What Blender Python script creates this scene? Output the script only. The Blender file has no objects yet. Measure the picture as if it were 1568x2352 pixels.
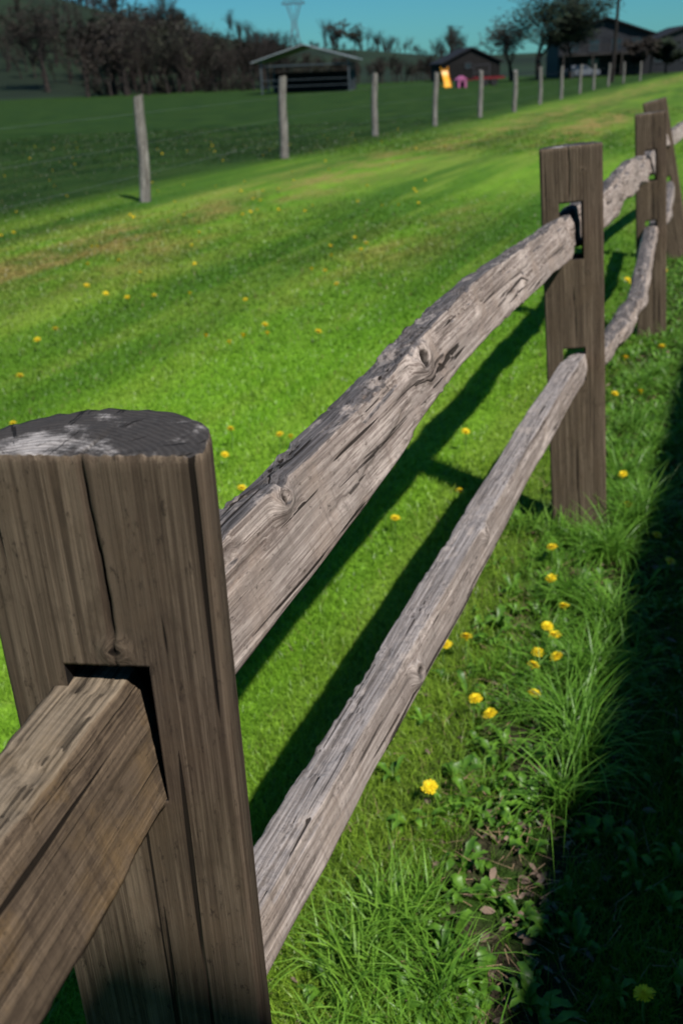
import bpy, bmesh, math, random
import numpy as np
from mathutils import Vector, Matrix, noise
random.seed(7); rng = np.random.default_rng(7)
scene = bpy.context.scene
COL = scene.collection
R = math.radians

# ------------------------------------------------------------------ helpers
def tag(o, label=None, cat=None, group=None, kind=None):
    if label: o["label"] = label
    if cat: o["category"] = cat
    if group: o["group"] = group
    if kind: o["kind"] = kind
    return o

class MB:
    def __init__(s): s.v=[]; s.f=[]; s.m=[]
    def add(s, vs, fs, mat=0):
        b=len(s.v); s.v.extend([tuple(v) for v in vs])
        for f in fs:
            s.f.append(tuple(b+i for i in f)); s.m.append(mat)
    def box(s, c, sz, mat=0, rz=0.0):
        cx,cy,cz=c; x,y,z=sz[0]/2,sz[1]/2,sz[2]/2
        co,si=math.cos(rz),math.sin(rz); vs=[]
        for dz in(-z,z):
            for dx,dy in((-x,-y),(x,-y),(x,y),(-x,y)):
                vs.append((cx+dx*co-dy*si, cy+dx*si+dy*co, cz+dz))
        s.add(vs,[(3,2,1,0),(4,5,6,7),(0,1,5,4),(1,2,6,5),(2,3,7,6),(3,0,4,7)],mat)
    def tube(s,p0,p1,r0,r1,n=5,mat=0,cap=True):
        p0=Vector(p0);p1=Vector(p1);d=(p1-p0)
        if d.length<1e-6: return
        d.normalize(); a=d.orthogonal().normalized(); b=d.cross(a)
        vs=[];
        for p,r in((p0,r0),(p1,r1)):
            for i in range(n):
                t=2*math.pi*i/n; vs.append(p+a*(r*math.cos(t))+b*(r*math.sin(t)))
        fs=[(i,(i+1)%n,n+(i+1)%n,n+i) for i in range(n)]
        if cap: fs+= [tuple(range(n-1,-1,-1)),tuple(range(n,2*n))]
        s.add(vs,fs,mat)
    def obj(s,name,mats,parent=None,smooth=False,loc=None,rz=None):
        me=bpy.data.meshes.new(name); me.from_pydata(s.v,[],s.f)
        for m in mats: me.materials.append(m)
        me.polygons.foreach_set('material_index',s.m)
        if smooth: me.polygons.foreach_set('use_smooth',[True]*len(s.f))
        me.update()
        o=bpy.data.objects.new(name,me); COL.objects.link(o)
        if parent: o.parent=parent
        if loc is not None: o.location=loc
        if rz is not None: o.rotation_euler=(0,0,rz)
        return o

def np_mesh(name, V, quads, tris, mats, attrs=None, smooth=True, matidx=None):
    me=bpy.data.meshes.new(name)
    nq=0 if quads is None else len(quads); nt=0 if tris is None else len(tris)
    me.vertices.add(len(V)); me.vertices.foreach_set('co',np.asarray(V,dtype=np.float32).ravel())
    loops=[];starts=[];tot=[]
    if nq: loops.append(np.asarray(quads).ravel()); starts.append(np.arange(nq)*4); tot.append(np.full(nq,4))
    if nt: loops.append(np.asarray(tris).ravel()); starts.append(nq*4+np.arange(nt)*3); tot.append(np.full(nt,3))
    L=np.concatenate(loops).astype(np.int32)
    me.loops.add(len(L)); me.loops.foreach_set('vertex_index',L)
    me.polygons.add(nq+nt)
    me.polygons.foreach_set('loop_start',np.concatenate(starts).astype(np.int32))
    me.polygons.foreach_set('loop_total',np.concatenate(tot).astype(np.int32))
    if smooth: me.polygons.foreach_set('use_smooth',np.ones(nq+nt,dtype=bool))
    for m in mats: me.materials.append(m)
    if matidx is not None: me.polygons.foreach_set('material_index',np.asarray(matidx,dtype=np.int32))
    me.update(calc_edges=True); me.validate()
    if attrs:
        for k,a in attrs.items():
            at=me.attributes.new(k,'FLOAT','POINT'); at.data.foreach_set('value',np.asarray(a,dtype=np.float32))
    return me

class NT:
    def __init__(s,mat):
        mat.use_nodes=True; s.t=mat.node_tree; s.t.nodes.clear()
    def n(s,typ,**kw):
        nd=s.t.nodes.new(typ)
        for k,v in kw.items(): setattr(nd,k,v)
        return nd
    def l(s,a,b): s.t.links.new(a,b)
    def val(s,sock,v):
        if isinstance(v,bpy.types.NodeSocket): s.l(v,sock)
        else: sock.default_value=v
    def math(s,op,a,b=0.0,c=None,clamp=False):
        nd=s.n('ShaderNodeMath',operation=op); nd.use_clamp=clamp
        s.val(nd.inputs[0],a); s.val(nd.inputs[1],b)
        if c is not None: s.val(nd.inputs[2],c)
        return nd.outputs[0]
    def mix(s,f,a,b,mode='MIX'):
        nd=s.n('ShaderNodeMix',data_type='RGBA',blend_type=mode); nd.clamp_factor=True
        s.val(nd.inputs[0],f); s.val(nd.inputs[6],a if not isinstance(a,tuple) else (*a,1)); s.val(nd.inputs[7],b if not isinstance(b,tuple) else (*b,1))
        return nd.outputs[2]
    def noise(s,vec,scale,detail=4,rough=.55,dist=0):
        nd=s.n('ShaderNodeTexNoise'); s.l(vec,nd.inputs['Vector'])
        nd.inputs['Scale'].default_value=scale; nd.inputs['Detail'].default_value=detail
        nd.inputs['Roughness'].default_value=rough; nd.inputs['Distortion'].default_value=dist
        return nd.outputs['Fac']
    def ramp(s,f,a,b,va=0.0,vb=1.0):
        nd=s.n('ShaderNodeMapRange'); nd.clamp=True; nd.interpolation_type='SMOOTHSTEP'
        s.l(f,nd.inputs[0])
        for i,v in((1,a),(2,b),(3,va),(4,vb)): nd.inputs[i].default_value=v
        return nd.outputs[0]
    def mapping(s,vec,scale,loc=(0,0,0)):
        nd=s.n('ShaderNodeMapping'); s.l(vec,nd.inputs[0]); nd.inputs['Scale'].default_value=scale; nd.inputs['Location'].default_value=loc
        return nd.outputs[0]
    def attr(s,name):
        return s.n('ShaderNodeAttribute',attribute_name=name).outputs['Fac']
    def bsdf(s,col,rough=.8,spec=.3,bump=None,bstr=.5,bdist=.002,metal=0):
        b=s.n('ShaderNodeBsdfPrincipled'); s.val(b.inputs['Base Color'],col if not isinstance(col,tuple) else (*col,1))
        s.val(b.inputs['Roughness'],rough); b.inputs['Specular IOR Level'].default_value=spec; b.inputs['Metallic'].default_value=metal
        if bump is not None:
            bn=s.n('ShaderNodeBump'); bn.inputs['Strength'].default_value=bstr; bn.inputs['Distance'].default_value=bdist
            s.l(bump,bn.inputs['Height']); s.l(bn.outputs[0],b.inputs['Normal'])
        return b.outputs[0]
    def out(s,sh):
        o=s.n('ShaderNodeOutputMaterial'); s.l(sh,o.inputs[0])

def simple_mat(name,col,rough=.7,var=.25,scale=3.0,metal=0,spec=.3):
    m=bpy.data.materials.new(name); t=NT(m)
    tc=t.n('ShaderNodeTexCoord').outputs['Object']
    n=t.noise(tc,scale,6)
    c=t.mix(t.ramp(n,.3,.7),tuple(x*(1-var) for x in col),tuple(min(1,x*(1+var)) for x in col))
    t.out(t.bsdf(c,rough,spec,bump=n,bstr=.2,bdist=.02,metal=metal)); return m

# fence frame: along D, to the right S
O0=Vector((-0.3945,0,0)); D=Vector((.387,.922,0)).normalized(); S=Vector((D.y,-D.x,0))
def F(a,p,z=0): 
    v=O0+D*a+S*p; return Vector((v.x,v.y,z))

# ------------------------------------------------------------------ camera
HC=1.4; FPX=2180.0; PIT=R(24.8); ROLL=R(2.5)
Fw=Vector((0,math.cos(PIT),-math.sin(PIT))); Up=Vector((0,math.sin(PIT),math.cos(PIT))); X=Vector((1,0,0))
Rc=X*math.cos(ROLL)-Up*math.sin(ROLL); Uc=X*math.sin(ROLL)+Up*math.cos(ROLL)
cam=bpy.data.cameras.new("camera"); co=bpy.data.objects.new("camera",cam); COL.objects.link(co)
M=Matrix((Rc,Uc,-Fw)).transposed().to_4x4(); M.translation=(0,0,HC); co.matrix_world=M
cam.sensor_fit='VERTICAL'; cam.sensor_height=36; cam.sensor_width=24; cam.lens=36*FPX/2352
cam.clip_end=3000; cam.clip_start=.02
cam.dof.use_dof=True; cam.dof.focus_distance=.88; cam.dof.aperture_fstop=8.5
scene.camera=co
def gp(u,v,z=0.0):
    dx=(u-784)/FPX; dy=-(v-1176)/FPX
    d=Rc*dx+Uc*dy+Fw; t=(HC-z)/-d.z
    return (round(d.x*t,3),round(d.y*t,3))

# ------------------------------------------------------------------ light
TS=.45; PS=.65
sh=D*TS-S*PS; travel=Vector((sh.x,sh.y,-1)).normalized()
sun=bpy.data.lights.new("sun",'SUN'); so=bpy.data.objects.new("sun",sun); COL.objects.link(so)
so.rotation_euler=travel.to_track_quat('-Z','Y').to_euler(); sun.energy=5.0; sun.angle=R(.7); sun.color=(1,.95,.89)
elev=math.asin(-travel.z); az=math.atan2(-travel.x,-travel.y)
w=bpy.data.worlds.new("World"); scene.world=w; w.use_nodes=True
nt=w.node_tree; bg=nt.nodes['Background']; sky=nt.nodes.new('ShaderNodeTexSky'); sky.sky_type='NISHITA'; sky.sun_disc=False
sky.sun_elevation=elev; sky.sun_rotation=az; sky.air_density=1.0; sky.dust_density=.2; sky.ozone_density=3
mx=nt.nodes.new('ShaderNodeMix'); mx.data_type='RGBA'; mx.blend_type='MULTIPLY'; mx.inputs[0].default_value=1
nt.links.new(sky.outputs[0],mx.inputs[6]); mx.inputs[7].default_value=(.38,1.08,1.38,1)
nt.links.new(mx.outputs[2],bg.inputs[0]); bg.inputs[1].default_value=.05
scene.view_settings.view_transform='Standard'; scene.view_settings.look='None'; scene.view_settings.exposure=0

# ------------------------------------------------------------------ ground material
def field_color(t, blade):
    pos=t.n('ShaderNodeNewGeometry').outputs['Position']
    def dot(vec):
        nd=t.n('ShaderNodeVectorMath',operation='DOT_PRODUCT'); t.l(pos,nd.inputs[0]); nd.inputs[1].default_value=vec; return nd.outputs['Value']
    a=t.math('ADD',dot((D.x,D.y,0)),-O0.dot(D)); p=t.math('ADD',dot((S.x,S.y,0)),-O0.dot(S))
    cb=t.n('ShaderNodeCombineXYZ'); t.l(a,cb.inputs[0]); t.l(p,cb.inputs[1]); ap=cb.outputs[0]
    streak=t.noise(t.mapping(ap,(.09,1.0,1)),1.0,3,.5,.3)
    streak2=t.noise(t.mapping(ap,(.16,2.2,1),(3,5,0)),1.0,3,.55,.2)
    patch=t.noise(t.mapping(ap,(.5,.9,1)),1.0,5,.6)
    fine=t.noise(pos,22,4,.7)
    mid=t.noise(pos,5,4,.6)
    def gauss(x,x0,wd):
        q=t.math('DIVIDE',t.math('SUBTRACT',x,x0),wd); return t.math('EXPONENT',t.math('MULTIPLY',t.math('MULTIPLY',q,q),-1.0))
    g=t.mix(t.ramp(streak,.34,.64),(.065,.165,.015),(.21,.40,.03))
    g=t.mix(t.ramp(patch,.42,.68,0,.6),g,(.075,.20,.017))
    g=t.mix(t.ramp(mid,.40,.72,0,.4),g,(.055,.15,.014))
    lit_center=t.math('MULTIPLY',gauss(p,-1.4,1.2),t.ramp(a,9,3))  # brightly lit centre of the field painted into the grass colour
    g=t.mix(t.math('MULTIPLY',lit_center,.75),g,(.26,.53,.032))
    g=t.mix(t.ramp(streak2,.48,.68,0,.5),g,(.31,.42,.06))
    g=t.mix(t.ramp(streak2,.47,.32,0,.35),g,(.045,.13,.014))
    far=t.ramp(a,12,30,0,.45); g=t.mix(far,g,(.08,.13,.025))
    s1=t.math('MULTIPLY',gauss(p,-5.3,.95),t.ramp(a,4,7))
    s2=t.math('MULTIPLY',gauss(p,-3.2,.6),gauss(a,26,6))
    s3=t.math('MULTIPLY',gauss(p,-2.4,.4),gauss(a,8.5,3))
    s4=t.math('MULTIPLY',gauss(p,-4.9,1.1),gauss(a,7.3,1.7))
    s=t.math('ADD',t.math('ADD',t.math('MULTIPLY',s1,.85),t.math('MULTIPLY',s4,.5)),t.math('ADD',t.math('MULTIPLY',s2,2.0),t.math('MULTIPLY',s3,.7)))
    brk=t.ramp(t.noise(t.mapping(ap,(.7,2.0,1)),1.0,6,.7),.38,.64)
    dry=t.math('MULTIPLY',s,brk,clamp=True)
    dry=t.math('MAXIMUM',dry,t.ramp(streak,.62,.8,0,.35))
    g=t.mix(t.math('MULTIPLY',dry,.9),g,(.36,.27,.09))
    past_vig=t.ramp(p,-8.4,-6.2,1,0)  # vignette darkening painted into the pasture colour
    past_vig_col=t.mix(t.ramp(patch,.35,.65),(.010,.030,.006),(.028,.062,.011))
    past_vig_col=t.mix(t.ramp(streak2,.52,.7,0,.5),past_vig_col,(.05,.07,.018))
    g=t.mix(past_vig,g,past_vig_col)
    if not blade:
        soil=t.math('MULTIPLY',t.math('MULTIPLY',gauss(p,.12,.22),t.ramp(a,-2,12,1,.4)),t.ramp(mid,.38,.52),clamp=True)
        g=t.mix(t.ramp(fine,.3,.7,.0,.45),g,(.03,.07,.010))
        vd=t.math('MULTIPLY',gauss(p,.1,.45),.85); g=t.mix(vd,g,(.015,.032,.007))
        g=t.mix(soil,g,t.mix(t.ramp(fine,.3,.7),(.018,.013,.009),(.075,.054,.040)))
        bare=t.math('MULTIPLY',t.ramp(p,.28,.55),t.ramp(a,8.0,7.0)); g=t.mix(bare,g,t.mix(t.ramp(fine,.3,.7),(.004,.004,.0035),(.010,.0095,.008)))  # shade right of the fence painted in as near-black ground colour
    return g,fine

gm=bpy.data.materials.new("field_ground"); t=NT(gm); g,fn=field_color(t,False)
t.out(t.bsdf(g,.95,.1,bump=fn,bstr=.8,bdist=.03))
def blade_mat(name,gain):
    bm=bpy.data.materials.new(name); t=NT(bm); g,_=field_color(t,True)
    rn=t.attr('rnd'); hh=t.attr('tip')
    g=t.mix(t.ramp(rn,.0,1.0),g,t.mix(1.0,g,(1.5,1.45,1.2),'MULTIPLY'))
    if gain: g=t.mix(.7,g,t.mix(rn,(.09,.25,.02),(.26,.52,.07)))
    g=t.mix(t.ramp(rn,.965,.99),g,(.34,.28,.12))
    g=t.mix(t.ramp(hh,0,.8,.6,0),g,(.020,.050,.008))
    b1=t.bsdf(g,.40,.45); tr=t.n('ShaderNodeBsdfTranslucent'); t.l(g,tr.inputs[0])
    ms=t.n('ShaderNodeMixShader'); ms.inputs[0].default_value=.35; t.l(b1,ms.inputs[1]); t.l(tr.outputs[0],ms.inputs[2]); t.out(ms.outputs[0]); return bm
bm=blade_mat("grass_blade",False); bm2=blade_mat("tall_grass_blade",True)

xs=np.concatenate([-np.geomspace(1500,4,28),np.linspace(-3,3,13),np.geomspace(4,1500,28)])
ys=np.concatenate([-np.geomspace(300,4,16),np.linspace(-3,30,50),np.geomspace(32,2500,40)])
V=[];
for y in ys:
    for x in xs:
        z=0.0
        if y>6: z=.05*noise.noise(Vector((x*.1,y*.1,0)))*min(1,(y-6)/10)
        V.append((x,y,z))
nx=len(xs); q=[(j*nx+i,j*nx+i+1,(j+1)*nx+i+1,(j+1)*nx+i) for j in range(len(ys)-1) for i in range(nx-1)]
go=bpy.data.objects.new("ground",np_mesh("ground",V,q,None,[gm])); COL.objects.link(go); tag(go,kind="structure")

px=[-400,-150,-93,-61,-17,11,33,103,400]; pz=[44,34,27,19,9.5,7,4.5,3.4,3.0]
def hill_h(x,y):
    k=max(0,min(1,(y-118)/182)); k=k*k*(3-2*k)
    base=np.interp(x*300/max(y,60),px,pz)
    return base*k+noise.noise(Vector((x*.02,y*.02,3)))*1.2*k - .3*(1-k)
hx=np.linspace(-420,420,120); hy=np.linspace(112,620,70)
V=[(x,y,hill_h(x,y)) for y in hy for x in hx]; nx=len(hx)
q=[(j*nx+i,j*nx+i+1,(j+1)*nx+i+1,(j+1)*nx+i) for j in range(len(hy)-1) for i in range(nx-1)]
hm=simple_mat("hill_grass",(.010,.022,.007),.95,.4,.03)
ho=bpy.data.objects.new("hill",np_mesh("hill",V,q,None,[hm])); COL.objects.link(ho); tag(ho,kind="structure")

# ------------------------------------------------------------------ grass blades
def blades(P,H,W,lean,seg=2,rnd=None,curl=1.0):
    n=len(P); az=rng.uniform(0,2*np.pi,n); la=rng.uniform(0,2*np.pi,n)
    side=np.stack([np.cos(az),np.sin(az),np.zeros(n)],1); ld=np.stack([np.cos(la),np.sin(la),np.zeros(n)],1)
    if rnd is None: rnd=rng.uniform(0,1,n)
    nv=seg*2+1; V=np.zeros((n,nv,3)); T=np.zeros((n,nv)); 
    for k in range(seg+1):
        f=k/seg; c=P+ld*(lean*H*(f**1.8)*curl)[:,None]+np.array([0,0,1.0])*(H*f*np.sqrt(np.maximum(.05,1-(lean*f*.8)**2)))[:,None]
        ww=W*(1-f**1.6)*.5
        if k<seg:
            V[:,2*k]=c-side*ww[:,None]; V[:,2*k+1]=c+side*ww[:,None]; T[:,2*k]=f;T[:,2*k+1]=f
        else: V[:,2*k]=c; T[:,2*k]=1
    base=(np.arange(n)*nv)[:,None]
    Q=[base+np.array([[2*k,2*k+1,2*k+3,2*k+2]]) for k in range(seg-1)]
    Tt=base+np.array([[2*seg-2,2*seg-1,2*seg]])
    return V.reshape(-1,3),(np.concatenate(Q) if Q else None),Tt,np.repeat(rnd,nv),T.ravel()

def perp(x,y): return (x-O0.x)*S.x+(y-O0.y)*S.y
def alng(x,y): return (x-O0.x)*D.x+(y-O0.y)*D.y
N=430000
y=np.exp(rng.uniform(np.log(.55),np.log(32),N)); 
x=y*rng.uniform(-.44,.50,N)+rng.uniform(-.25,.25,N)
p=perp(x,y); al=alng(x,y)
d=np.maximum(y,.8)
dens=np.array([noise.noise(Vector((a*1.7,b*1.7,0))) for a,b in zip(x,y)])
d2=np.array([noise.noise(Vector((a*6,b*6,5))) for a,b in zip(x,y)])
near=np.exp(-((p-.10)/.25)**2)
soil=np.exp(-((p-.13)/.14)**2-((al-1.65)/.45)**2)
pr_=np.clip(1.0-near*.72+(dens*.8+d2*1.0)*near-soil*.7,.05,1)
pr_=np.where((p>.42)&(al<7.2),pr_*.2,pr_)  # grass thinned so the painted shade stays black
keep=rng.uniform(0,1,N)<pr_
x,y,p,d,dens,near,d2=[q_[keep] for q_ in(x,y,p,d,dens,near,d2)]
n=len(x)
H=(.022+.020*rng.uniform(0,1,n)+.014*dens+.010*d2)*(1+near*.9*rng.uniform(0,1,n))
H=np.maximum(H,.008)
W=np.clip(.0012*d,.0024,.022)*rng.uniform(.7,1.3,n)
P=np.stack([x,y,np.full(n,-.003)],1)
V,Q,T,rd,tp=blades(P,H,W,rng.uniform(.2,1.1,n),2)
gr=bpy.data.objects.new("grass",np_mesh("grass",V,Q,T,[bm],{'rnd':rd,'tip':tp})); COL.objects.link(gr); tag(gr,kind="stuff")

PP=[];HH=[];LL=[]
def tuft(c,r,n,h,l0=.3,l1=1.2):
    for _ in range(n):
        a=random.uniform(0,6.28); q=r*math.sqrt(random.random())
        PP.append((c[0]+q*math.cos(a),c[1]+q*math.sin(a),0)); HH.append(h*random.uniform(.45,1.1)); LL.append(random.uniform(l0,l1))
for a_ in np.arange(.8,9,.10):
    for _ in range(3):
        pz_=random.uniform(-.12,.30)
        if abs(a_-1.65)<.4 and pz_>.03: continue
        tuft(F(a_+random.uniform(-.05,.05),pz_),random.uniform(.015,.05),random.randint(8,30),random.uniform(.05,.12))
for _ in range(70):
    tuft(F(random.uniform(1.9,5.5),random.uniform(.02,.26)),random.uniform(.02,.04),random.randint(30,70),random.uniform(.08,.15),.4,1.4)
for _ in range(16):
    tuft(F(random.uniform(.9,1.4),random.uniform(-.12,.15)),random.uniform(.02,.04),random.randint(30,60),random.uniform(.08,.14),.4,1.4)
for c,n_,h in(((.68,2.74),110,.13),((.93,2.76),190,.20),((.82,2.66),90,.07),((1.0,2.85),170,.22),((.60,2.80),80,.14),(gp(1300,1400),190,.18),(gp(1310,1700),220,.21),(gp(1250,1300),110,.10),(gp(1400,1290),200,.20),(gp(1350,1580),180,.21),(gp(1390,1450),170,.19),(gp(1290,1860),120,.18),(gp(900,2150),120,.18),(gp(800,2250),120,.16),(gp(1000,2300),90,.16),(gp(1430,1120),170,.19),(gp(1450,1000),150,.18),(gp(1460,900),130,.18),(gp(1330,1770),160,.20)):
    tuft(c,.045,n_,h,.4,1.45)
P=np.array(PP);H=np.array(HH);n=len(P)
V,Q,T,rd,tp=blades(P,H,rng.uniform(.0028,.0066,n),np.array(LL),6,rng.uniform(.1,.97,n))
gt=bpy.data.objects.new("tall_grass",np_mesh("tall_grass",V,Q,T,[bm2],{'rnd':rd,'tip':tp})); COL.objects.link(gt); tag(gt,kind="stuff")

N=3600; a_=rng.uniform(.6,9,N); pp=rng.normal(.1,.16,N)
base=np.stack([O0.x+D.x*a_+S.x*pp, O0.y+D.y*a_+S.y*pp, rng.uniform(.004,.03,N)],1)
az=rng.uniform(0,6.28,N); L=rng.uniform(.02,.09,N); dv=np.stack([np.cos(az),np.sin(az),rng.uniform(-.15,.25,N)],1)*L[:,None]; sd=np.stack([-np.sin(az),np.cos(az),np.zeros(N)],1)*.0010
V=np.stack([base-sd,base+sd,base+dv],1).reshape(-1,3)
st=simple_mat("straw",(.30,.20,.12),.8,.4,40)
sto=bpy.data.objects.new("straw_litter",np_mesh("straw_litter",V,None,np.arange(N*3).reshape(-1,3),[st])); COL.objects.link(sto); tag(sto,kind="stuff")
lm=simple_mat("dead_leaf",(.17,.12,.09),.8,.5,25)
mb=MB()
for i in range(420):
    c=F(random.uniform(.8,7),random.gauss(.12,.15),random.uniform(.008,.03)) if i<260 else F(random.gauss(1.7,.35),random.gauss(.14,.09),random.uniform(.005,.02))
    r=random.uniform(.004,.011); th=random.uniform(0,6.28)
    ax=Vector((math.cos(th),math.sin(th),random.uniform(-.6,.6)))*r*1.5; bx=Vector((-math.sin(th),math.cos(th),random.uniform(-.6,.6)))*r*.7
    mb.add([c-ax,c-ax*.3-bx,c+ax*.5-bx*.8,c+ax,c+ax*.4+bx,c-ax*.4+bx*.9+Vector((0,0,.004))],[(0,1,2,5),(2,3,4,5)])
o=mb.obj("leaf_litter",[lm]); tag(o,kind="stuff")

wm=bpy.data.materials.new("weed_leaf"); t=NT(wm)
nn=t.noise(t.n('ShaderNodeNewGeometry').outputs['Position'],30,3)
c=t.mix(t.ramp(nn,.3,.7),(.05,.14,.015),(.17,.36,.035)); b1=t.bsdf(c,.42,.45)
tr=t.n('ShaderNodeBsdfTranslucent'); t.l(c,tr.inputs[0]); ms=t.n('ShaderNodeMixShader'); ms.inputs[0].default_value=.3
t.l(b1,ms.inputs[1]); t.l(tr.outputs[0],ms.inputs[2]); t.out(ms.outputs[0])
mb=MB()
def leaf(c,th,L,wd,rise):
    dx,dy=math.cos(th),math.sin(th); vs=[];k=6
    for i in range(k+1):
        f=i/k; ww=wd*(math.sin(math.pi*min(1,f*.85+.1))**.8)*(1 if i%2 else .65)*(0.05 if i==k else 1)
        z=c[2]+rise*L*math.sin(f*2.2); q=Vector((c[0]+dx*L*f,c[1]+dy*L*f,z))
        vs+= [q+Vector((-dy,dx,.25))*ww, q-Vector((0,0,ww*.3)), q+Vector((dy,-dx,.25))*ww]
    fs=[]
    for i in range(k):
        b=i*3; fs+=[(b,b+1,b+4,b+3),(b+1,b+2,b+5,b+4)]
    mb.add(vs,fs)
for _ in range(1100):
    c=F(random.uniform(.8,8.5)**1.0,random.gauss(.10,.15),.004)
    L=random.uniform(.018,.055)
    for i in range(random.randint(4,8)):
        leaf(c,random.uniform(0,6.28),L*random.uniform(.7,1.2),L*random.uniform(.12,.26),random.uniform(.3,1.0))
o=mb.obj("broadleaf_weeds",[wm],smooth=True); tag(o,kind="stuff")

# ------------------------------------------------------------------ dandelions
stm=simple_mat("dandelion_stem",(.12,.22,.05),.5,.2,50)
ym=bpy.data.materials.new("dandelion_petals"); t=NT(ym); nn=t.noise(t.n('ShaderNodeTexCoord').outputs['Object'],220,3)
t.out(t.bsdf(t.mix(t.ramp(nn,.35,.65),(.74,.50,.01),(.92,.76,.03)),.6,.2))
def dand_head(seed):
    rd=random.Random(seed); mb=MB()
    for ring,(n,r,z,tilt) in enumerate(((22,.018,.0,.15),(20,.0155,.003,.35),(16,.012,.005,.6),(10,.0075,.006,.9))):
        for i in range(n):
            th=2*math.pi*(i+rd.random()*.7)/n; rr=r*rd.uniform(.85,1.1); d=Vector((math.cos(th),math.sin(th),0)); s_=Vector((-d.y,d.x,0))*.0016
            t0=Vector((0,0,z)); t1=d*rr*.6*math.cos(tilt*.5)+Vector((0,0,z+rr*.5*tilt)); t2=d*rr*math.cos(tilt*.6)+Vector((0,0,z+rr*tilt*.75))
            mb.add([t0-s_*.4,t0+s_*.4,t1+s_,t2+s_*.8,t2-s_*.8,t1-s_],[(0,1,2,5),(5,2,3,4)])
    mb.tube((0,0,-.008),(0,0,.001),.004,.007,6)
    o=mb.obj("flower_head",[ym]); me=o.data; bpy.data.objects.remove(o); return me
heads=[dand_head(i) for i in range(3)]
stems=[]
for h_ in(.065,.095):
    mb=MB(); mb.tube((0,0,0),(.004,.002,h_*.5),.0022,.002,6); mb.tube((.004,.002,h_*.5),(0,0,h_),.002,.0018,6)
    o=mb.obj("tmp",[stm]); stems.append((o.data,h_)); bpy.data.objects.remove(o)
DPX=[(991,1812),(1088,1610),(1128,1640),(1275,1466),(1255,1443),(1278,1513),(1018,1482),(1215,1535),(1228,1500),(1270,1332),(1297,1392),(1265,1258),(1437,1160),(1437,1093),(1505,1232),(1530,1290),(1410,905),(1472,902),(1517,803),(1430,832),(1440,648),(1495,2290),(1053,1131),(1070,992),(910,1190),(530,988),(518,1046),(638,1000),(665,1003),(550,1122),(730,768),(470,782),(530,792),(555,780),(608,752),(617,775),(50,870),(30,975),(295,688),(440,570),(458,538),(225,572),(300,497),(555,443),(603,441),(558,498),(575,490),(590,487),(718,475),(715,625),(745,627),(757,593),(875,475),(830,580),(385,512),(130,765),(90,787),(1070,1470),(1225,1600),(1240,1130),(5,545),(35,540),(640,437),(700,490),(960,470),(1520,630),(1540,570),(1450,660)]
for i,(u,v) in enumerate(DPX):
    me,h_=stems[i%2]; h_=h_*.92; a,b=gp(u,v,h_)
    DPX[i]=(a,b,.95 if v>900 else 1.15)
pts=list(DPX)
for _ in range(80):
    yy=random.uniform(6,26); pts.append((yy*random.uniform(-.36,.12),yy,random.uniform(.9,1.2)))
for i,(a,b,sc) in enumerate(pts):
    me,h_=stems[i%2]
    o=bpy.data.objects.new("dandelion",me); COL.objects.link(o); o.location=(a,b,0)
    o.scale=(sc,)*3; o.rotation_euler=(random.uniform(-.1,.1),random.uniform(-.1,.1),random.uniform(0,6))
    tag(o,"yellow dandelion in bloom standing in the grass","flower","dandelions scattered over the grass")
    h=bpy.data.objects.new("flower_head",heads[i%3]); COL.objects.link(h); h.parent=o; h.location=(0,0,h_)
    h.rotation_euler=(random.uniform(-.3,.4),random.uniform(-.35,.35),0)

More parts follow.
